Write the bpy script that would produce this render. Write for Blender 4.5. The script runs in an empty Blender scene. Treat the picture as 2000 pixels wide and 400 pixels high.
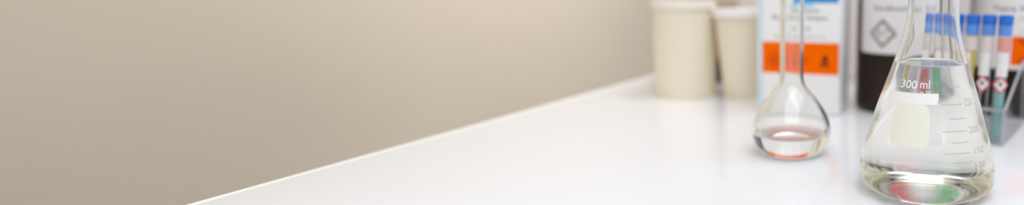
import bpy, bmesh, math, random
from mathutils import Vector, Matrix
random.seed(3)
C = bpy.context.scene.collection
sc = bpy.context.scene

# ------------------------------------------------------------------ camera
TILT = math.atan(232 / 1200)
cam = bpy.data.cameras.new('camera')
cam.sensor_width = 36; cam.lens = 21.6; cam.shift_x = -0.25
cam.clip_start = 0.02
cam.dof.use_dof = True
cam.dof.focus_distance = 0.378
cam.dof.aperture_fstop = 2.1
cam_o = bpy.data.objects.new('camera', cam); C.objects.link(cam_o)
cam_o.location = (0, 0, 0.13156)
cam_o.rotation_euler = (math.pi / 2 - TILT, 0, 0)
sc.camera = cam_o

# ------------------------------------------------------------------ world, lights, exposure
w = bpy.data.worlds.new('world'); sc.world = w; w.use_nodes = True
bg = w.node_tree.nodes['Background']
bg.inputs[0].default_value = (0.96, 1.0, 1.07, 1); bg.inputs[1].default_value = 0.70

A0 = Vector((-0.35051, 0.35368, 0)); ANG = math.radians(19.024)
D = Vector((math.sin(ANG), math.cos(ANG), 0)); N = Vector((math.cos(ANG), -math.sin(ANG), 0))
def at(n, t, z=0): return A0 + N * n + D * t + Vector((0, 0, z))

def area(name, loc, target, sx, sy, power, col=(1, 1, 1), spread=180):
    l = bpy.data.lights.new(name, 'AREA'); l.shape = 'RECTANGLE'; l.size = sx; l.size_y = sy
    l.energy = power; l.color = col; l.spread = math.radians(spread)
    o = bpy.data.objects.new(name, l); C.objects.link(o); o.location = loc
    o.rotation_euler = (Vector(target) - Vector(loc)).to_track_quat('-Z', 'Y').to_euler()
    return o
COOL = (0.96, 1.0, 1.075)
area('added_overhead_light', at(1.0, 0.1, 2.2), at(0.5, 0.15, 0), 1.6, 1.6, 16, COOL)  # unseen overhead area light, added to light the table evenly
area('added_overhead_light', at(0.9, -1.5, 2.7), at(0.2, 0.5, 0.1), 2.4, 2.0, 30, COOL)  # unseen fill added high behind the camera, for the corner and fronts
area('added_wall_light', at(0.5, 0.72, 1.8), at(-0.26, 0.62, 0.28), 0.4, 0.4, 1.45, COOL, 36)  # narrow unseen lamp added to brighten the middle of the wall

sc.view_settings.view_transform = 'Standard'; sc.view_settings.look = 'None'
sc.view_settings.gamma = 1; sc.view_settings.use_curve_mapping = False
sc.view_settings.exposure = 0.0
cy = sc.cycles
cy.max_bounces = 64; cy.transmission_bounces = 64; cy.glossy_bounces = 48; cy.transparent_max_bounces = 32; cy.diffuse_bounces = 5
cy.caustics_reflective = True; cy.caustics_refractive = True; cy.blur_glossy = 0.6
cy.sample_clamp_indirect = 12

# ------------------------------------------------------------------ helpers
def lin(r, g, b):
    f = lambda c: (c / 255 / 12.92) if c <= 10.3 else (((c / 255) + 0.055) / 1.055) ** 2.4
    return (f(r), f(g), f(b), 1)
def mat(name, col, rough=0.5, spec=0.4, noise=0, nscale=6, bump=0, metallic=0, sss=0, trans=0):
    m = bpy.data.materials.new(name); m.use_nodes = True
    nt = m.node_tree; p = nt.nodes['Principled BSDF']
    p.inputs['Base Color'].default_value = col
    p.inputs['Roughness'].default_value = rough
    p.inputs['Specular IOR Level'].default_value = spec
    p.inputs['Metallic'].default_value = metallic
    p.inputs['Transmission Weight'].default_value = trans
    if sss:
        p.inputs['Subsurface Weight'].default_value = sss
        p.inputs['Subsurface Radius'].default_value = (0.004, 0.003, 0.002)
        p.inputs['Subsurface Scale'].default_value = 1
    if noise or bump:
        tc = nt.nodes.new('ShaderNodeTexCoord'); nz = nt.nodes.new('ShaderNodeTexNoise')
        nz.inputs['Scale'].default_value = nscale; nz.inputs['Detail'].default_value = 4
        nt.links.new(tc.outputs['Object'], nz.inputs['Vector'])
        if noise:
            cr = nt.nodes.new('ShaderNodeValToRGB')
            cr.color_ramp.elements[0].position = 0.3; cr.color_ramp.elements[1].position = 0.7
            cr.color_ramp.elements[0].color = tuple(c * (1 - noise) for c in col[:3]) + (1,)
            cr.color_ramp.elements[1].color = tuple(min(1, c * (1 + noise)) for c in col[:3]) + (1,)
            nt.links.new(nz.outputs['Fac'], cr.inputs['Fac'])
            nt.links.new(cr.outputs['Color'], p.inputs['Base Color'])
        if bump:
            b = nt.nodes.new('ShaderNodeBump'); b.inputs['Strength'].default_value = bump
            b.inputs['Distance'].default_value = 0.002
            nt.links.new(nz.outputs['Fac'], b.inputs['Height'])
            nt.links.new(b.outputs['Normal'], p.inputs['Normal'])
    return m
def glass(name, col, ior, rough=0.0):
    m = bpy.data.materials.new(name); m.use_nodes = True
    nt = m.node_tree; nt.nodes.remove(nt.nodes['Principled BSDF'])
    g = nt.nodes.new('ShaderNodeBsdfGlass'); g.inputs['Color'].default_value = col
    g.inputs['IOR'].default_value = ior; g.inputs['Roughness'].default_value = rough
    nt.links.new(g.outputs[0], nt.nodes['Material Output'].inputs['Surface'])
    return m
def link(name, me, m=None, parent=None):
    o = bpy.data.objects.new(name, me); C.objects.link(o)
    if m is not None:
        for k in (m if isinstance(m, (list, tuple)) else [m]): me.materials.append(k)
    if parent is not None: o.parent = parent
    return o
def obj(name, bm, m, parent=None, smooth=False):
    me = bpy.data.meshes.new(name); bm.to_mesh(me); bm.free()
    if smooth:
        for p in me.polygons: p.use_smooth = True
    return link(name, me, m, parent)
def tag(o, label=None, cat=None, group=None, kind=None):
    for k, v in (('label', label), ('category', cat), ('group', group), ('kind', kind)):
        if v: o[k] = v
    return o
def thing(name, loc, rz, label, cat, group=None, k=1):
    o = bpy.data.objects.new(name, None); C.objects.link(o); o.location = loc; o.rotation_euler = (0, 0, rz); o.scale = k if isinstance(k, tuple) else (k, k, k)
    o.empty_display_size = 0.02
    return tag(o, label, cat, group)
def face_cam(x, y): return -math.atan2(x, y)
def bm_box(sx, sy, sz, c=(0, 0, 0), bev=0, seg=3, bm=None):
    b = bmesh.new()
    bmesh.ops.create_cube(b, size=1)
    bmesh.ops.scale(b, vec=(sx, sy, sz), verts=b.verts)
    if bev: bmesh.ops.bevel(b, geom=list(b.edges), offset=bev, segments=seg, affect='EDGES', profile=0.5)
    bmesh.ops.translate(b, vec=c, verts=b.verts)
    if bm is None: return b
    me = bpy.data.meshes.new('t'); b.to_mesh(me); b.free(); bm.from_mesh(me); bpy.data.meshes.remove(me); return bm
def spline(pts, n=6):
    """monotone-ish Catmull-Rom through (r, z) points"""
    out = []
    P = [Vector(p) for p in pts]
    for i in range(len(P) - 1):
        p0 = P[i - 1] if i else P[i] * 2 - P[i + 1]; p1 = P[i]; p2 = P[i + 1]
        p3 = P[i + 2] if i + 2 < len(P) else P[i + 1] * 2 - P[i]
        # centripetal
        def tj(a, b, t): return t + max((b - a).length, 1e-6) ** 0.5
        t0 = 0; t1 = tj(p0, p1, t0); t2 = tj(p1, p2, t1); t3 = tj(p2, p3, t2)
        for k in range(n):
            t = t1 + (t2 - t1) * k / n
            a1 = p0 * ((t1 - t) / (t1 - t0)) + p1 * ((t - t0) / (t1 - t0))
            a2 = p1 * ((t2 - t) / (t2 - t1)) + p2 * ((t - t1) / (t2 - t1))
            a3 = p2 * ((t3 - t) / (t3 - t2)) + p3 * ((t - t2) / (t3 - t2))
            b1 = a1 * ((t2 - t) / (t2 - t0)) + a2 * ((t - t0) / (t2 - t0))
            b2 = a2 * ((t3 - t) / (t3 - t1)) + a3 * ((t - t1) / (t3 - t1))
            out.append(b1 * ((t2 - t) / (t2 - t1)) + b2 * ((t - t1) / (t2 - t1)))
    out.append(P[-1])
    return [(max(0, v.x), v.y) for v in out]
def refine(pts, step=0.7, it=14):
    """even spacing, then smoothed, so that the glass bends light without ripples"""
    P = [Vector(p) for p in pts]; out = [P[0]]; carry = 0.0
    for a, b in zip(P, P[1:]):
        L = (b - a).length; n = max(1, round(L / step))
        out += [a + (b - a) * (k + 1) / n for k in range(n)]
    for _ in range(it):
        out = [out[0]] + [(out[k - 1] + out[k] * 2 + out[k + 1]) / 4 for k in range(1, len(out) - 1)] + [out[-1]]
    return [(v.x, v.y) for v in out]
def inset(pts, t, zmin):
    """offset an upward profile inwards by t, kept above zmin"""
    out = []
    for k, (r, z) in enumerate(pts):
        a = Vector(pts[max(0, k - 1)]); b = Vector(pts[min(len(pts) - 1, k + 1)]); d = (b - a).normalized()
        q = (r - d.y * t, z + d.x * t)
        if q[1] >= zmin and (not out or q[1] > out[-1][1]): out.append(q)
    return out
def lathe(prof, seg=96, bm=None, midx=0):
    """revolve [(r, z)] (metres) about Z. going up the outside gives outward normals"""
    bm = bm or bmesh.new(); rings = []
    for r, z in prof:
        if r < 1e-6: rings.append([bm.verts.new((0, 0, z))])
        else: rings.append([bm.verts.new((r * math.sin(2 * math.pi * k / seg), -r * math.cos(2 * math.pi * k / seg), z)) for k in range(seg)])
    for a, b in zip(rings, rings[1:]):
        for k in range(seg):
            k2 = (k + 1) % seg
            if len(a) == 1 and len(b) == 1: continue
            if len(a) == 1: f = bm.faces.new((a[0], b[k2], b[k]))
            elif len(b) == 1: f = bm.faces.new((a[k], a[k2], b[0]))
            else: f = bm.faces.new((a[k], a[k2], b[k2], b[k]))
            f.material_index = midx; f.smooth = True
    bm.normal_update()
    for e in bm.edges:
        if len(e.link_faces) == 2 and e.calc_face_angle(0) > 0.6: e.smooth = False
    return bm
MM = 0.001
def radius_of(prof):
    pr = sorted([(z, r) for r, z in prof])
    def R(z):
        if z <= pr[0][0]: return pr[0][1]
        for (z0, r0), (z1, r1) in zip(pr, pr[1:]):
            if z0 <= z <= z1: return r0 + (r1 - r0) * (z - z0) / max(z1 - z0, 1e-9)
        return pr[-1][1]
    return R
# ---- flat shapes in (a, b) that are then laid on a surface
def sh_rect(a0, a1, b0, b1, na=1, nb=1, bm=None):
    bm = bm or bmesh.new()
    g = [[bm.verts.new((a0 + (a1 - a0) * i / na, b0 + (b1 - b0) * j / nb, 0)) for i in range(na + 1)] for j in range(nb + 1)]
    for j in range(nb):
        for i in range(na): bm.faces.new((g[j][i], g[j][i + 1], g[j + 1][i + 1], g[j + 1][i]))
    return bm
def sh_poly(pts, bm=None):
    bm = bm or bmesh.new(); bm.faces.new([bm.verts.new((a, b, 0)) for a, b in pts]); return bm
def sh_ring(outer, inner, bm=None):
    bm = bm or bmesh.new(); n = len(outer)
    o = [bm.verts.new((a, b, 0)) for a, b in outer]; i_ = [bm.verts.new((a, b, 0)) for a, b in inner]
    for k in range(n): bm.faces.new((o[k], o[(k + 1) % n], i_[(k + 1) % n], i_[k]))
    return bm
def diamond(ca, cb, ha, hb, per=6):
    c = [(ca, cb - hb), (ca + ha, cb), (ca, cb + hb), (ca - ha, cb)]; out = []
    for k in range(4):
        p, q = c[k], c[(k + 1) % 4]
        out += [(p[0] + (q[0] - p[0]) * j / per, p[1] + (q[1] - p[1]) * j / per) for j in range(per)]
    return out
def circle(ca, cb, ra, rb, n=20): return [(ca + ra * math.cos(2 * math.pi * k / n), cb + rb * math.sin(2 * math.pi * k / n)) for k in range(n)]
def sh_bar(p, q, wd, bm=None, ka=1.0):
    """bar from p to q; ka = a-units per b-unit"""
    dx, dy = (q[0] - p[0]) / ka, q[1] - p[1]; L = math.hypot(dx, dy); nx, ny = -dy / L * wd / 2 * ka, dx / L * wd / 2
    return sh_poly([(p[0] - nx, p[1] - ny), (q[0] - nx, q[1] - ny), (q[0] + nx, q[1] + ny), (p[0] + nx, p[1] + ny)], bm)
def sh_text(s, a0, a1, b0, b1, bm=None, slant=0.0):
    cu = bpy.data.curves.new('t', 'FONT'); cu.body = s; cu.resolution_u = 4
    o = bpy.data.objects.new('t', cu); C.objects.link(o)
    dg = bpy.context.evaluated_depsgraph_get(); dg.update()
    me = bpy.data.meshes.new_from_object(o.evaluated_get(dg))
    bpy.data.objects.remove(o); bpy.data.curves.remove(cu)
    xs = [v.co.x for v in me.vertices]; ys = [v.co.y for v in me.vertices]
    x0, x1, y0, y1 = min(xs), max(xs), min(ys), max(ys)
    for v in me.vertices:
        s_ = (v.co.x - x0) / (x1 - x0)
        v.co = (a0 + (a1 - a0) * s_, b0 + (b1 - b0) * (v.co.y - y0) / (y1 - y0) + slant * (s_ - 0.5), 0)
    bm = bm or bmesh.new(); bm.from_mesh(me); bpy.data.meshes.remove(me); return bm
def skull(ca, cb, s, ka, bm=None):
    """skull over crossed bones, s = half height"""
    bm = sh_poly(circle(ca, cb + 0.35 * s, 0.42 * s * ka, 0.42 * s), bm)
    sh_rect(ca - 0.22 * s * ka, ca + 0.22 * s * ka, cb - 0.25 * s, cb + 0.05 * s, bm=bm)
    sh_bar((ca - 0.7 * s * ka, cb - 0.85 * s), (ca + 0.7 * s * ka, cb - 0.25 * s), 0.2 * s, bm, ka)
    sh_bar((ca - 0.7 * s * ka, cb - 0.25 * s), (ca + 0.7 * s * ka, cb - 0.85 * s), 0.2 * s, bm, ka)
    return bm
def on_round(name, bm, R, off, m, parent):
    """lay a shape given in (degrees, metres) on the round surface R(z); degrees count from the front"""
    for v in bm.verts:
        a, z = math.radians(v.co.x), v.co.y; r = R(z) + off
        v.co = (r * math.sin(a), -r * math.cos(a), z)
    bmesh.ops.recalc_face_normals(bm, faces=bm.faces)
    return obj(name, bm, m, parent, smooth=True)
def on_front(name, bm, y, m, parent):
    """lay a shape given in metres on the upright plane at local y, facing -y"""
    for v in bm.verts: v.co = (v.co.x, y, v.co.y)
    return obj(name, bm, m, parent)

# ------------------------------------------------------------------ materials
M_wall = mat('beige_plaster', (0.675, 0.578, 0.442, 1), 0.75, 0.2, noise=0.035, nscale=3.2, bump=0.05)
M_box = mat('off_white_board', (0.86, 0.80, 0.755, 1), 0.6, 0.2)
M_floor = mat('grey_floor', lin(150, 146, 140), 0.5, 0.3, noise=0.05, nscale=9)
M_table = mat('white_laminate', lin(240, 239, 240), 0.1, 0.22)
M_pale_edge = mat('pale_edge_white', (0.93, 0.912, 0.86, 1), 0.25, 0.3)
M_leg = mat('grey_steel', lin(170, 170, 172), 0.35, 0.5, metallic=0.8)
M_glass = glass('clear_glass', (0.9955, 0.9965, 0.991, 1), 1.49)
M_water_wall = glass('liquid_against_glass', (0.997, 0.9965, 0.984, 1), 1.315 / 1.49)
M_water_top = glass('liquid_surface', (0.997, 0.9965, 0.984, 1), 1.315)
M_pure_wall = glass('clear_liquid_against_glass', (0.996, 0.998, 0.993, 1), 1.333 / 1.49)
M_pure_top = glass('clear_liquid_surface', (0.996, 0.998, 0.993, 1), 1.333)
def thin_clear(name, col, lo=0.04, hi=0.75):
    m = bpy.data.materials.new(name); m.use_nodes = True
    nt = m.node_tree; nt.nodes.remove(nt.nodes['Principled BSDF'])
    t = nt.nodes.new('ShaderNodeBsdfTransparent'); t.inputs[0].default_value = col
    g = nt.nodes.new('ShaderNodeBsdfGlossy'); g.inputs['Roughness'].default_value = 0.03
    lw = nt.nodes.new('ShaderNodeLayerWeight'); lw.inputs['Blend'].default_value = 0.5
    p = nt.nodes.new('ShaderNodeMath'); p.operation = 'POWER'; p.inputs[1].default_value = 4.5
    ma = nt.nodes.new('ShaderNodeMath'); ma.operation = 'MULTIPLY_ADD'; ma.inputs[1].default_value = hi; ma.inputs[2].default_value = lo
    mx = nt.nodes.new('ShaderNodeMixShader')
    nt.links.new(lw.outputs['Facing'], p.inputs[0]); nt.links.new(p.outputs[0], ma.inputs[0])
    nt.links.new(ma.outputs[0], mx.inputs[0]); nt.links.new(t.outputs[0], mx.inputs[1]); nt.links.new(g.outputs[0], mx.inputs[2])
    nt.links.new(mx.outputs[0], nt.nodes['Material Output'].inputs['Surface'])
    return m
M_acrylic = thin_clear('clear_acrylic', (0.96, 0.965, 0.97, 1), 0.035, 0.6)
M_tubeglass = thin_clear('thin_tube_glass', (0.975, 0.98, 0.98, 1), 0.02, 0.7)
M_acryledge = mat('cut_acrylic_edge', lin(196, 196, 200), 0.3, 0.4, trans=0.25)
M_brown = mat('brown_glass', (0.020, 0.008, 0.0045, 1), 0.06, 0.3)
M_label = mat('white_paper', lin(236, 231, 230), 0.6, 0.3)
M_print = mat('dark_print', lin(78, 74, 72), 0.6, 0.2)
M_greyprint = mat('grey_print', lin(158, 146, 140), 0.6, 0.2)
M_orange = mat('orange_print', (1.0, 0.145, 0.0, 1), 0.8, 0.03)
M_orange_dark = mat('dark_orange_print', (0.62, 0.07, 0.0, 1), 0.5, 0.2)
M_black = mat('black_print', (0.05, 0.015, 0.005, 1), 0.6, 0.2)
M_blueprint = mat('blue_print', lin(52, 150, 222), 0.5, 0.3)
M_cyan = mat('pale_blue_print', lin(172, 224, 236), 0.5, 0.3)
M_carton = mat('white_carton', (0.90, 0.895, 0.87, 1), 0.45, 0.3)
M_cream = mat('cream_paper', lin(236, 227, 205), 0.55, 0.25)
M_creamlid = mat('cream_rim', lin(238, 231, 216), 0.45, 0.3)
M_whitelid = mat('white_plastic', lin(240, 236, 234), 0.35, 0.4)
M_brownfill = mat('brown_grounds', lin(138, 98, 70), 0.9, 0.1, noise=0.2, nscale=400, bump=0.4)
M_kraft = mat('kraft_card', lin(165, 122, 78), 0.8, 0.15, noise=0.04, nscale=60)
M_paleband = mat('pale_painted_reflection', lin(222, 213, 207), 0.6, 0.2)
M_pinkband = mat('pink_painted_refraction', lin(228, 158, 150), 0.6, 0.2)
M_shadeband = mat('dark_brown_shade', lin(74, 54, 46), 0.7, 0.15)
M_capblue = mat('blue_plastic', lin(40, 108, 205), 0.4, 0.4)
M_capskirt = mat('blue_translucent_plastic', lin(96, 148, 222), 0.35, 0.4)
M_red = mat('red_print', lin(224, 112, 118), 0.5, 0.2)
M_white_ink = mat('white_ink', (0.95, 0.95, 0.93, 1), 0.6, 0.2)
M_tape = mat('white_tape', lin(244, 241, 240), 0.6, 0.3)
M_frost = mat('frosted_enamel', lin(240, 238, 224), 0.8, 0.2)
M_grad = mat('pale_ink', lin(196, 189, 164), 0.6, 0.2)
M_num = mat('grey_ink', lin(186, 182, 166), 0.6, 0.2)
M_blackcap = mat('black_plastic', lin(30, 29, 30), 0.4, 0.4)

# ------------------------------------------------------------------ room
def slab(name, corners, thick, m):
    """upright or flat slab from four corner points, thickness along the given vector"""
    bm = bmesh.new(); tv = Vector(thick)
    a = [bm.verts.new(c) for c in corners]; b = [bm.verts.new(Vector(c) + tv) for c in corners]
    bm.faces.new(a); bm.faces.new(b[::-1])
    for k in range(4): bm.faces.new((a[k], b[k], b[(k + 1) % 4], a[(k + 1) % 4]))
    bmesh.ops.recalc_face_normals(bm, faces=bm.faces)
    return tag(obj(name, bm, m), kind='structure')
TB = 2.3            # far wall
TE = 1.02           # far end of the table
WG = -0.26
slab('wall_left', [at(WG, -2.2, -0.75), at(WG, TB, -0.75), at(WG, TB, 1.9), at(WG, -2.2, 1.9)], -N * 0.1, M_wall)
slab('floor', [at(WG, -2.2, -0.75), at(2.8, -2.2, -0.75), at(2.8, TB, -0.75), at(WG, TB, -0.75)], (0, 0, -0.06), M_floor)

# ------------------------------------------------------------------ table
TL, TW = 1.55, 0.95
tb = thing('lab_table', at(TW / 2 - 0.0042, TE - TL / 2, -0.75), -ANG,
           'long white glossy laboratory table running back along the beige wall', 'table')
obj('tabletop', bm_box(TW, TL, 0.03, (0, 0, 0.735), 0.003, 4), M_table, tb, True)
trim = bm_box(0.0085, TL, 0.0302, (-TW / 2 + 0.0041, 0, 0.7351), 0.0028, 4)  # strip along the edge, paler than the tabletop
obj('pale_edge', trim, M_pale_edge, tb, True)['label'] = 'brighter rounded edge strip'
ap = bm_box(TW - 0.1, 0.02, 0.06, (0, -TL / 2 + 0.07, 0.69)); bm_box(TW - 0.1, 0.02, 0.06, (0, TL / 2 - 0.07, 0.69), bm=ap)
bm_box(0.02, TL - 0.14, 0.06, (-TW / 2 + 0.05, 0, 0.69), bm=ap); bm_box(0.02, TL - 0.14, 0.06, (TW / 2 - 0.05, 0, 0.69), bm=ap)
obj('apron', ap, M_leg, tb)
for sx in (-1, 1):
    for sy in (-1, 1):
        obj('leg', bm_box(0.04, 0.04, 0.72, (sx * (TW / 2 - 0.05), sy * (TL / 2 - 0.07), 0.36), 0.004), M_leg, tb)

# ------------------------------------------------------------------ glass vessels
def vessel(root, outer, inner, level, m_glass, m_wall, m_top, seg=96, meniscus=0.0012, body='body', fill='liquid'):
    """outer: base centre -> lip (r,z); inner: inside base centre -> lip. metres. Liquid up to z=level.
    The glass keeps its inside face only above the liquid; the liquid mesh carries the shared face."""
    ztop = level + meniscus
    R = radius_of(inner)
    low = [p for p in inner if p[1] < ztop - 1e-5]; high = [p for p in inner if p[1] > ztop + 1e-5]
    ring = (R(ztop), ztop)
    gprof = outer + high[::-1] + [ring]
    bm = lathe(gprof, seg)
    g = obj(body, bm, m_glass, root)
    lb = lathe(low + [ring], seg, midx=0)
    top = [ring]
    for k in range(1, 8):
        q = k / 7 * 0.004
        top.append((max(ring[0] - q, 0.0003), level + meniscus * math.exp(-q / 0.0012)))
    top += [(max(ring[0] - 0.004, 0.0002) * s, level) for s in (0.7, 0.4, 0)]
    # own ring so that the two shading directions do not blend
    lathe(top, seg, bm=lb, midx=1)
    l = obj(fill, lb, [m_wall, m_top], root)
    return g, l

# Erlenmeyer flask ---------------------------------------------------
FX, FY = 0.1018, 0.3822
FZ = face_cam(FX, FY) + math.radians(1.6)
er = thing('erlenmeyer_flask', (FX, FY, 0.0002), FZ,
           'large conical glass flask marked 300 ml, filled with clear liquid, nearest the camera', 'flask')
base_arc = [(30.6 + 11.9 * math.sin(q), 12.2 - 12.2 * math.cos(q)) for q in [math.radians(8 + 84 * k / 16) for k in range(17)]]
side = [(42.3, 16), (41.5, 21), (39.3, 31), (35.5, 44.4), (31.5, 57.7), (27.0, 70.8), (22.6, 83.8), (18.6, 96.6), (16.55, 106), (15.8, 112.4),
        (15.4, 121.7), (15.4, 142), (16.0, 147), (18.5, 150), (19.4, 151.5)]
co = refine(base_arc + side)
outer = [(0, 1.2), (18, 1.1), (26, 0.6), (29.5, 0.0), (31.2, 0.02)] + co + [(19.5, 152.6), (18.6, 153.4)]
inn = inset(co, 1.9, 2.75)
inner = [(0, 2.7), (18, 2.7), (inn[0][0] - 3, 2.7)] + inn + [(17.6, 153.2)]
sc_ = lambda L: [(r * MM, z * MM) for r, z in L]
vessel(er, sc_(outer), sc_(inner), 82.2 * MM, M_glass, M_water_wall, M_water_top, 160)
RF = radius_of(sc_(co))
def arc_round(name, a0, a1, b0, b1, rc_a, rc_b, m):
    bm = bmesh.new(); na, nb = 24, 16
    cols = []
    for i in range(na + 1):
        a = a0 + (a1 - a0) * i / na; d = min(a - a0, a1 - a)
        cut = 0 if d >= rc_a else rc_b * (1 - math.sqrt(max(0, 1 - (1 - d / rc_a) ** 2)))
        cols.append([bm.verts.new((a, b0 + cut + (b1 - b0 - 2 * cut) * j / nb, 0)) for j in range(nb + 1)])
    for i in range(na):
        for j in range(nb): bm.faces.new((cols[i][j], cols[i + 1][j], cols[i + 1][j + 1], cols[i][j + 1]))
    return on_round(name, bm, RF, 0.00012, m, er)
bmp = arc_round('writing_patch', -39.5, 0.3, 0.0371, 0.0614, 7.5, 0.0055, M_frost)
bmp['label'] = 'rounded frosted writing patch'
tp = bmesh.new()
g = []
for j in range(5):
    row = []
    for i in range(29):
        s = i / 28; a = -57 + 66.5 * s
        b_lo, b_hi = 0.0608 + 0.0010 * s, 0.0674 + 0.0007 * s
        row.append(tp.verts.new((a - (1.2 if j < 2 else 0) * s, b_lo + (b_hi - b_lo) * j / 4, 0)))
    g.append(row)
for j in range(4):
    for i in range(28): tp.faces.new((g[j][i], g[j][i + 1], g[j + 1][i + 1], g[j + 1][i]))
on_round('paper_tape', tp, RF, 0.00022, M_tape, er)['label'] = 'strip of blank white tape'
tx = sh_text('300', -39.5, -17, 0.0702, 0.0748)
sh_text('ml', -13.0, -1.2, 0.0707, 0.0754, tx)
sh_text('in 20', -12, 0, 0.0672, 0.0695, tx)
on_round('volume_lettering', tx, RF, 0.00018, M_white_ink, er)
gm = bmesh.new()
for zc, a0, a1 in ((71.8, 24.3, 38.7), (61.8, 11, 37.8), (53.8, 21, 38.2), (46.8, 12.2, 38.7), (40.4, 21.2, 39.3), (34.4, 12.8, 40), (29.2, 20.8, 40.4), (24.0, 12.8, 41.2)):
    sh_rect(a0, a1, (zc - 0.28) * MM, (zc + 0.28) * MM, 14, 1, gm)
on_round('graduation_marks', gm, RF, 0.00012, M_grad, er)
nm = sh_text('250', 41, 55.5, 0.0605, 0.0648)
sh_text('200', 41.6, 56, 0.0450, 0.0490, nm); sh_text('150', 44, 57.5, 0.0330, 0.0368, nm); sh_text('100', 43.7, 57, 0.0248, 0.0284, nm)
on_round('graduation_numbers', nm, RF, 0.00012, M_num, er)

# volumetric flask ---------------------------------------------------
VX, VY = 0.0183, 0.4709
vf = thing('volumetric_flask', (VX, VY, 0.0002), face_cam(VX, VY),
           'small pear-shaped glass flask with long thin neck standing before the white carton', 'flask', k=(1.095, 1.095, 1.035))
vo = refine(spline([(18.5, 0.3), (20.8, 1.0), (23.4, 3.8), (26.2, 8.1), (27.9, 13), (28.4, 17.8), (27.7, 23.2), (26.2, 27.6), (22.5, 35), (17.6, 42.6),
             (12.2, 49.4), (9.4, 53.8), (8.6, 58), (8.5, 65), (8.5, 120), (8.5, 160), (9.4, 164), (11.2, 165.5)], 5), 0.6, 8)
vi = inset(vo, 1.6, 2.4)
vessel(vf, sc_([(0, 1.0), (12, 0.8), (16.5, 0.0)] + vo + [(11.2, 166.5)]), sc_([(0, 2.3), (12, 2.3), (vi[0][0] - 2.5, 2.3)] + vi + [(9.9, 166.6)]), 15.4 * MM,
       M_glass, M_pure_wall, M_pure_top, 96)
RV = radius_of(sc_(vo))
on_round('volume_ring', sh_rect(-180, 180, 0.1290, 0.1295, 64, 1), RV, 0.0001, M_white_ink, vf)

# ------------------------------------------------------------------ cups
JX, JY = -0.0998, 0.7363
jar = thing('paper_cup', (JX, JY, 0), face_cam(JX, JY), 'wide cream paper tub, open at the top, leftmost container on the table', 'cup', k=(1.286, 1.286, 1.25))
jo = [(27.6, 0), (28.2, 0.6), (28.4, 20), (28.7, 50), (28.8, 79), (28.9, 80.5)]
rim = [(29.5, 80.8), (29.9, 82), (29.9, 88), (29.5, 89.2), (28.9, 89.4), (28.2, 88.8), (28.0, 86.5)]
inside = [(27.8, 80), (26.2, 6), (25.8, 3.2), (0, 3)]
obj('cup_wall', lathe(sc_([(0, 2.2), (26.4, 2.2), (26.8, 0)] + jo + [(28.0, 80.5)] + inside), 96), M_cream, jar)
obj('rim', lathe(sc_([(28.0, 80.9)] + rim + [(27.95, 80.9)]), 96), M_creamlid, jar)
obj('contents', lathe(sc_([(27.4, 82.5), (24, 83.6), (12, 84.6), (0, 84.9)]), 64), M_brownfill, jar)['label'] = 'brown contents near the brim'
SX, SY = -0.0292, 0.7190
cup = thing('paper_cup', (SX, SY, 0), face_cam(SX, SY), 'smaller tapered cream cup with a white lid, half behind the white carton', 'cup', k=(1.277, 1.277, 1.25))
obj('cup_wall', lathe(sc_([(0, 2.5), (16.0, 2.5), (16.4, 0), (17.2, 0), (17.8, 0.8), (19.4, 15), (22.8, 50), (25.3, 75.5), (24.7, 75.5), (18.7, 15), (17.0, 4), (0, 3.8)]), 96), M_cream, cup)
obj('lid', lathe(sc_([(25.6, 75.0), (27.5, 75.0), (28.1, 75.7), (28.1, 80.8), (27.5, 82), (26.2, 82.2), (25.2, 81.4), (24.6, 78.6), (10, 78.2), (0, 78.2)]), 96), M_whitelid, cup)

# kraft box in the corner --------------------------------------------
kb = thing('cardboard_box', at(0.087, 0.548), -ANG, 'small brown cardboard box hidden behind the two cream cups', 'box')
obj('carton', bm_box(0.06, 0.108, 0.101, (0, 0, 0.0505), 0.0012, 2), M_kraft, kb)
obj('shade_band', bm_box(0.0604, 0.1084, 0.034, (0, 0, 0.0172), 0.0012, 2), M_shadeband, kb)['label'] = 'dark brown band painted as the shade between the cups'  # shade in the gap between the cups, painted onto the box
for sy in (-1, 1): obj('flap', bm_box(0.0595, 0.0535, 0.0008, (0, sy * 0.0270, 0.1014)), M_kraft, kb)

# large grey-white box at the back -----------------------------------
gb_n, gb_t, GW, GD, GH = 0.279, 0.622, 0.34, 0.13, 0.20
gb = thing('storage_box', at(gb_n, gb_t), -ANG, 'large plain grey-white storage box at the back, behind the carton and the brown bottles', 'box')
obj('box_body', bm_box(GW, GD, GH - 0.03, (0, GD / 2, (GH - 0.03) / 2), 0.004, 3), M_box, gb, True)
obj('lid', bm_box(GW + 0.006, GD + 0.006, 0.032, (0, GD / 2, GH - 0.014), 0.004, 3), M_box, gb, True)

# ------------------------------------------------------------------ white reagent carton
CX, CY = 0.0302, 0.6202
cr = -math.radians(17)
ct = thing('reagent_carton', (CX, CY, 0), cr, 'tall white reagent carton with an orange hazard panel, behind the thin-necked flask', 'carton', k=1.18)
CW, CD, CH = 0.0735, 0.045, 0.20
obj('carton', bm_box(CW, CD, CH, (0, CD / 2, CH / 2), 0.0028, 4), M_carton, ct, True)
yf = -0.00012
on_front('hazard_panel', sh_rect(-0.0320, 0.0358, 0.0352, 0.0622), yf, M_orange, ct)
hz = skull(0.0238, 0.0468, 0.0058, 1.0)
on_front('hazard_symbol', hz, yf - 0.0001, M_black, ct)
for ca in (-0.0213, 0.0015):
    h2 = sh_ring(diamond(ca, 0.047, 0.0075, 0.0075), diamond(ca, 0.047, 0.0055, 0.0055))
    sh_poly(circle(ca, 0.0465, 0.0022, 0.0030), h2)
    on_front('hazard_symbol', h2, yf - 0.0001, M_orange_dark, ct)
tl = sh_text('Sodium', -0.0078, 0.0178, 0.0872, 0.0912)
sh_text('Pho Carbon Analytic', -0.0230, 0.0256, 0.0801, 0.0850, tl)
sh_text('pH 7.0', -0.0072, 0.0102, 0.0716, 0.0756, tl)
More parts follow.
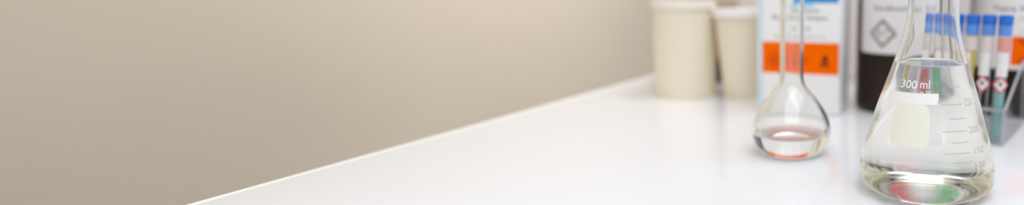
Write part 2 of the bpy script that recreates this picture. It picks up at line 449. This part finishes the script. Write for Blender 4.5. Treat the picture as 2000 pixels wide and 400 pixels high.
on_front('lettering', tl, yf, M_print, ct)
on_front('lettering', sh_text('Reag. for laboratory use', -0.0212, 0.0242, 0.0653, 0.0682), yf, M_greyprint, ct)
on_front('blue_band', sh_rect(-0.0030, 0.0345, 0.0955, 0.125), yf, M_blueprint, ct)
on_front('pale_band', sh_rect(-0.0080, 0.0130, 0.0915, 0.0955), yf, M_cyan, ct)
on_front('edge_stripe', sh_rect(-CW / 2 + 0.0029, -CW / 2 + 0.0048, 0.004, 0.196), yf, M_cyan, ct)

# ------------------------------------------------------------------ brown bottles
def bottle(x, y, r, name_label, lab, k_):
    b = thing('reagent_bottle', (x, y, 0), face_cam(x, y), name_label, 'bottle', k=k_)
    k = r / 39.6
    body = spline([(36.5, 0.4), (38.6, 1.6), (39.6, 5), (39.6, 20)], 4)[:-1] + [(39.6, 20), (39.6, 60), (39.6, 100)] + \
        spline([(39.6, 138), (38.6, 146), (33, 156), (24, 164), (16.5, 170), (14.2, 176), (14, 184)], 4)
    prof = [(0, 2.5), (32, 2.5), (34.5, 0)] + body + [(16, 186), (16, 189), (14, 191), (14, 196), (11, 196), (11, 190)]
    obj('bottle_body', lathe(sc_([(q * k, z) for q, z in prof]), 96), M_brown, b)
    cap = [(14.4, 187.5), (18, 187.5), (18.3, 188), (18.3, 208), (17.2, 209.4), (0, 209.8)]
    obj('cap', lathe(sc_([(q * k, z + 4) for q, z in cap]), 48), M_blackcap, b)
    R = lambda z: r * MM
    a0, a1, z0, z1, rc = lab
    bm = bmesh.new(); na, nb = 48, 10; cols = []
    for i in range(na + 1):
        a = a0 + (a1 - a0) * i / na; d = min(a - a0, a1 - a); cut = 0
        if d < rc: cut = rc / 57.3 * r * MM * (1 - math.sqrt(max(0, 1 - (1 - d / rc) ** 2)))
        cols.append([bm.verts.new((a, z0 + cut + (z1 - z0 - 2 * cut) * j / nb, 0)) for j in range(nb + 1)])
    for i in range(na):
        for j in range(nb): bm.faces.new((cols[i][j], cols[i + 1][j], cols[i + 1][j + 1], cols[i][j + 1]))
    lb = on_round('label', bm, R, 0.0002, M_label, b)
    lb['label'] = 'white printed paper label'
    return b, R, lb
B1, R1, L1 = bottle(0.1429, 0.6541, 39.6, 'brown glass bottle labelled Sodium, standing right behind the large flask', (-58, 59, 0.0511, 0.134, 4), 1.222)
t1 = sh_text('Sodium', -36, 6, 0.0862, 0.0902); sh_text('Di Cl', 19, 42, 0.0862, 0.0902, t1)
on_round('lettering', t1, R1, 0.00035, M_print, L1)
d1 = sh_ring(diamond(-23.7, 0.0677, 18, 0.0125), diamond(-23.7, 0.0677, 12, 0.0084))
sh_rect(-31, -26, 0.0672, 0.0700, 2, 1, d1); sh_rect(-22, -17, 0.0690, 0.0708, 2, 1, d1); sh_rect(-29, -19, 0.0655, 0.0664, 3, 1, d1)
on_round('hazard_symbol', d1, R1, 0.00035, M_greyprint, L1)
B2, R2, L2 = bottle(0.2567, 0.6350, 39.5, 'brown glass bottle with orange cross on its label, at the right edge behind the tubes', (-68, 70, 0.0413, 0.134, 3), 1.203)
t2 = sh_text('Tetra', -29, -3, 0.0878, 0.0918); sh_text('Meth', 2, 25, 0.0878, 0.0918, t2)
on_round('lettering', t2, R2, 0.00035, M_print, L2)
t3 = sh_text('for analysis', 1, 30, 0.0808, 0.0832); sh_text('C 100 g', 3, 20, 0.0711, 0.0735, t3)
on_round('lettering', t3, R2, 0.00035, M_greyprint, L2)
hp = on_round('hazard_panel', sh_rect(-5, 38, 0.0449, 0.0679, 12, 1), R2, 0.0004, M_orange, L2)
x2 = bmesh.new()
for s in (-1, 1):
    for i in range(6):
        p0, p1 = i / 6, (i + 1) / 6
        f_ = lambda p: (3 + 30 * p, 0.0564 + s * (p - 0.5) * 0.0195)
        sh_bar(f_(p0), f_(p1), 0.0034, x2, 1450)
on_round('hazard_symbol', x2, R2, 0.0006, M_orange_dark, L2)

# ------------------------------------------------------------------ tube rack
# local frame: +x along N (to the right), +y along D (towards the back wall); origin at the front right base corner
RANG = math.radians(31.6)
RD_ = Vector((math.sin(RANG), math.cos(RANG), 0)); RN = Vector((math.cos(RANG), -math.sin(RANG), 0))
KR = 1.07
RK = Vector((0.1926, 0.4877, 0))
rk = thing('tube_rack', RK + Vector((0, 0, 0.0005)), -RANG, 'clear acrylic test tube rack holding blue-capped tubes, beside the large flask', 'rack', k=KR)
RW, RD = 0.0830, 0.088
def plate(pts, thick, axis):
    bm = bmesh.new(); a = []; b = []
    for p in pts:
        if axis == 'x': a.append(bm.verts.new((0, p[0], p[1]))); b.append(bm.verts.new((thick, p[0], p[1])))
        else: a.append(bm.verts.new((p[0], p[1], 0))); b.append(bm.verts.new((p[0], p[1], thick)))
    bm.faces.new(a); bm.faces.new(b[::-1]); n = len(a)
    for k in range(n): bm.faces.new((a[k], b[k], b[(k + 1) % n], a[(k + 1) % n])).material_index = 1
    bmesh.ops.recalc_face_normals(bm, faces=bm.faces); return bm
base = bm_box(RW - 0.0046, RD, 0.002, (-RW / 2, RD / 2, 0.0010))
obj('base_plate', base, M_acrylic, rk)
side = [(0, 0), (RD, 0), (RD, 0.012), (0.078, 0.058), (0.070, 0.058), (0.004, 0.0285), (0, 0.0285)]
for x0 in (-0.0020, -RW):
    bm = plate(side, 0.0020, 'x'); bmesh.ops.translate(bm, vec=(x0, 0, 0), verts=bm.verts)
    obj('side_panel', bm, [M_acrylic, M_acryledge], rk)
obj('front_panel', bm_box(RW - 0.0046, 0.0025, 0.0250, (-RW / 2, 0.0013, 0.0150)), M_acrylic, rk)
TY = 0.0095
tube_x = [-0.0086 - 0.0121 * k for k in range(6)]
LEAN = math.radians(1.6)
# shelf with round holes
cu = bpy.data.curves.new('t', 'CURVE'); cu.dimensions = '2D'; cu.fill_mode = 'BOTH'; cu.extrude = 0.0012
def cyc(pts):
    s = cu.splines.new('POLY'); s.points.add(len(pts) - 1); s.use_cyclic_u = True
    for q, (a, b) in zip(s.points, pts): q.co = (a, b, 0, 1)
cyc([(-RW + 0.0022, 0.0028), (-0.0022, 0.0028), (-0.0022, 0.026), (-RW + 0.0022, 0.026)])
for x in tube_x: cyc(circle(x + 0.00075, TY, 0.0050, 0.0050, 28))
o = bpy.data.objects.new('t', cu); C.objects.link(o)
dg = bpy.context.evaluated_depsgraph_get(); dg.update()
me = bpy.data.meshes.new_from_object(o.evaluated_get(dg)); bpy.data.objects.remove(o)
me.transform(Matrix.Translation((0, 0, 0.0270))); me.materials.clear()
link('shelf', me, [M_acrylic, M_acryledge], rk)
for p_ in me.polygons:
    if abs(p_.normal.z) < 0.5 and p_.normal.y < -0.95: p_.material_index = 1

# tubes ---------------------------------------------------------------
def liquid_mats(name, col):
    return glass(name + '_liquid_against_glass', col, 1.333 / 1.49), glass(name + '_liquid_surface', col, 1.333)
def absorb(name, col, dens):
    m = mat(name, col, 0.12, 0.4)
    return m
LEV = dict(green=0.072, red=0.076, clear=0.05, yellow=0.071, grey=0.055, teal=0.057)
tubes = [  # from the right end of the row to the left
    ('teal', lin(134, 180, 177), 'rightmost test tube in the rack, teal liquid, white label and red-edged diamond', True, (12, 60)),
    ('grey', (0.80, 0.80, 0.80, 1), 'colourless test tube second from right in the rack, with red-edged diamond', True, (-22, 62)),
    ('yellow', lin(214, 190, 84), 'test tube of yellow liquid just right of the large flask', True, (-48, 50)),
    ('clear', lin(205, 200, 198), 'pale test tube half hidden by the right side of the large flask', True, (-30, 60)),
    ('red', lin(220, 92, 98), 'test tube of red liquid seen through the large flask', True, (25, 60)),
    ('green', lin(118, 196, 140), 'test tube of green liquid seen through the large flask, leftmost in the rack', True, (-20, 60))]
for (kind, col, label, lab, turn), x in zip(tubes, tube_x):
    p = RK + (RN * x + RD_ * TY + Vector((0, 0, 0.0026))) * KR
    t = thing('test_tube', p, face_cam(p.x, p.y), label, 'test tube', 'blue-capped test tubes in the rack', 1.08)
    t.rotation_euler = (Matrix.Rotation(LEAN, 3, RD_) @ Matrix.Rotation(face_cam(p.x, p.y), 3, 'Z')).to_euler()
    ro, ri = 4.6, 3.8
    ou = [(ro * math.sin(q), ro - ro * math.cos(q)) for q in [math.pi / 2 * k / 8 for k in range(9)]] + [(ro, z) for z in (10, 30, 60, 90, 90.7)]
    inn_ = [(ri * math.sin(q), ro - ri * math.cos(q)) for q in [math.pi / 2 * k / 8 for k in range(9)]] + [(ri, z) for z in (10, 30, 60, 90, 90.7)]
    mw = mt = mat(kind + '_liquid', col, 0.3, 0.2) if kind != 'grey' else None
    if mw is None: mw, mt = liquid_mats(kind, col)
    vessel(t, sc_(ou), sc_(inn_), LEV[kind], M_tubeglass, mw, mt, 40, 0.0004, 'tube', 'liquid')
    cp = obj('cap', lathe(sc_([(4.8, 88.9), (5.1, 88.9), (5.3, 89.7), (5.45, 94.9), (5.0, 95.9), (4.2, 96.2), (0, 96.2)]), 40), M_capblue, t)
    obj('cap_skirt', lathe(sc_([(4.66, 80.7), (4.95, 80.7), (5.03, 81.3), (5.06, 88.8), (4.7, 88.8)]), 40), M_capskirt, cp)
    if lab:
        Rt = lambda z: ro * MM
        l_ = on_round('label', sh_rect(turn[0] - turn[1], turn[0] + turn[1], 0.0500, 0.0681, 20, 1), Rt, 0.00012, M_label, t)
        on_round('reflection_band', sh_rect(-100, 100, 0.0690, 0.0798, 24, 1), Rt, 0.0001, M_pinkband if kind == 'teal' else M_paleband, t)  # glass reflections and the refracted label behind, painted as opaque bands
        if kind in ('teal', 'grey'):
            dd = on_round('hazard_label', sh_poly(diamond(0, 0, 1, 1)), Rt, 0, M_red, t)
            # a flat square sticker standing on its corner, a little wider than the tube
            bpy.data.meshes.remove(dd.data)
            for nm_, hs, mm_, dy in (('hazard_label', 6.8, M_red, 0), ('hazard_field', 4.9, M_label, 0.00006)):
                bm = bmesh.new()
                zc = 0.0438
                def cv(a, b):
                    ang = a * MM / 0.0062
                    return (0.0062 * math.sin(ang), -0.0062 * math.cos(ang) + 0.0015 - dy, zc + b * MM)
                n_ = 8; rows = []
                for j in range(n_ + 1):
                    b = -hs + 2 * hs * j / n_; wd = hs - abs(b)
                    rows.append([bm.verts.new(cv(-wd + 2 * wd * i / 8, b)) for i in range(9)] if wd > 1e-6 else [bm.verts.new(cv(0, b))])
                for ra, rb in zip(rows, rows[1:]):
                    for i in range(8):
                        if len(ra) == 1: bm.faces.new((ra[0], rb[i + 1], rb[i]))
                        elif len(rb) == 1: bm.faces.new((ra[i], ra[i + 1], rb[0]))
                        else: bm.faces.new((ra[i], ra[i + 1], rb[i + 1], rb[i]))
                pr = t if nm_ == 'hazard_label' else hl
                hl_ = obj(nm_, bm, mm_, pr, True)
                if nm_ == 'hazard_label':
                    hl = hl_; hl['label'] = 'red-edged hazard diamond'; hl.rotation_euler = (0, 0, math.radians(turn[0] * 0.6))
            sk = skull(0, -0.1, 3.7, 1.0)
            for v in sk.verts:
                a, b = v.co.x, v.co.y; ang = a * MM / 0.0062
                v.co = (0.0062 * math.sin(ang), -0.0062 * math.cos(ang) + 0.0015 - 0.00012, 0.0438 + b * MM)
            obj('hazard_symbol', sk, M_print, hl)
for o in list(C.objects):
    if o.type == 'MESH' and o.data is None: bpy.data.objects.remove(o)
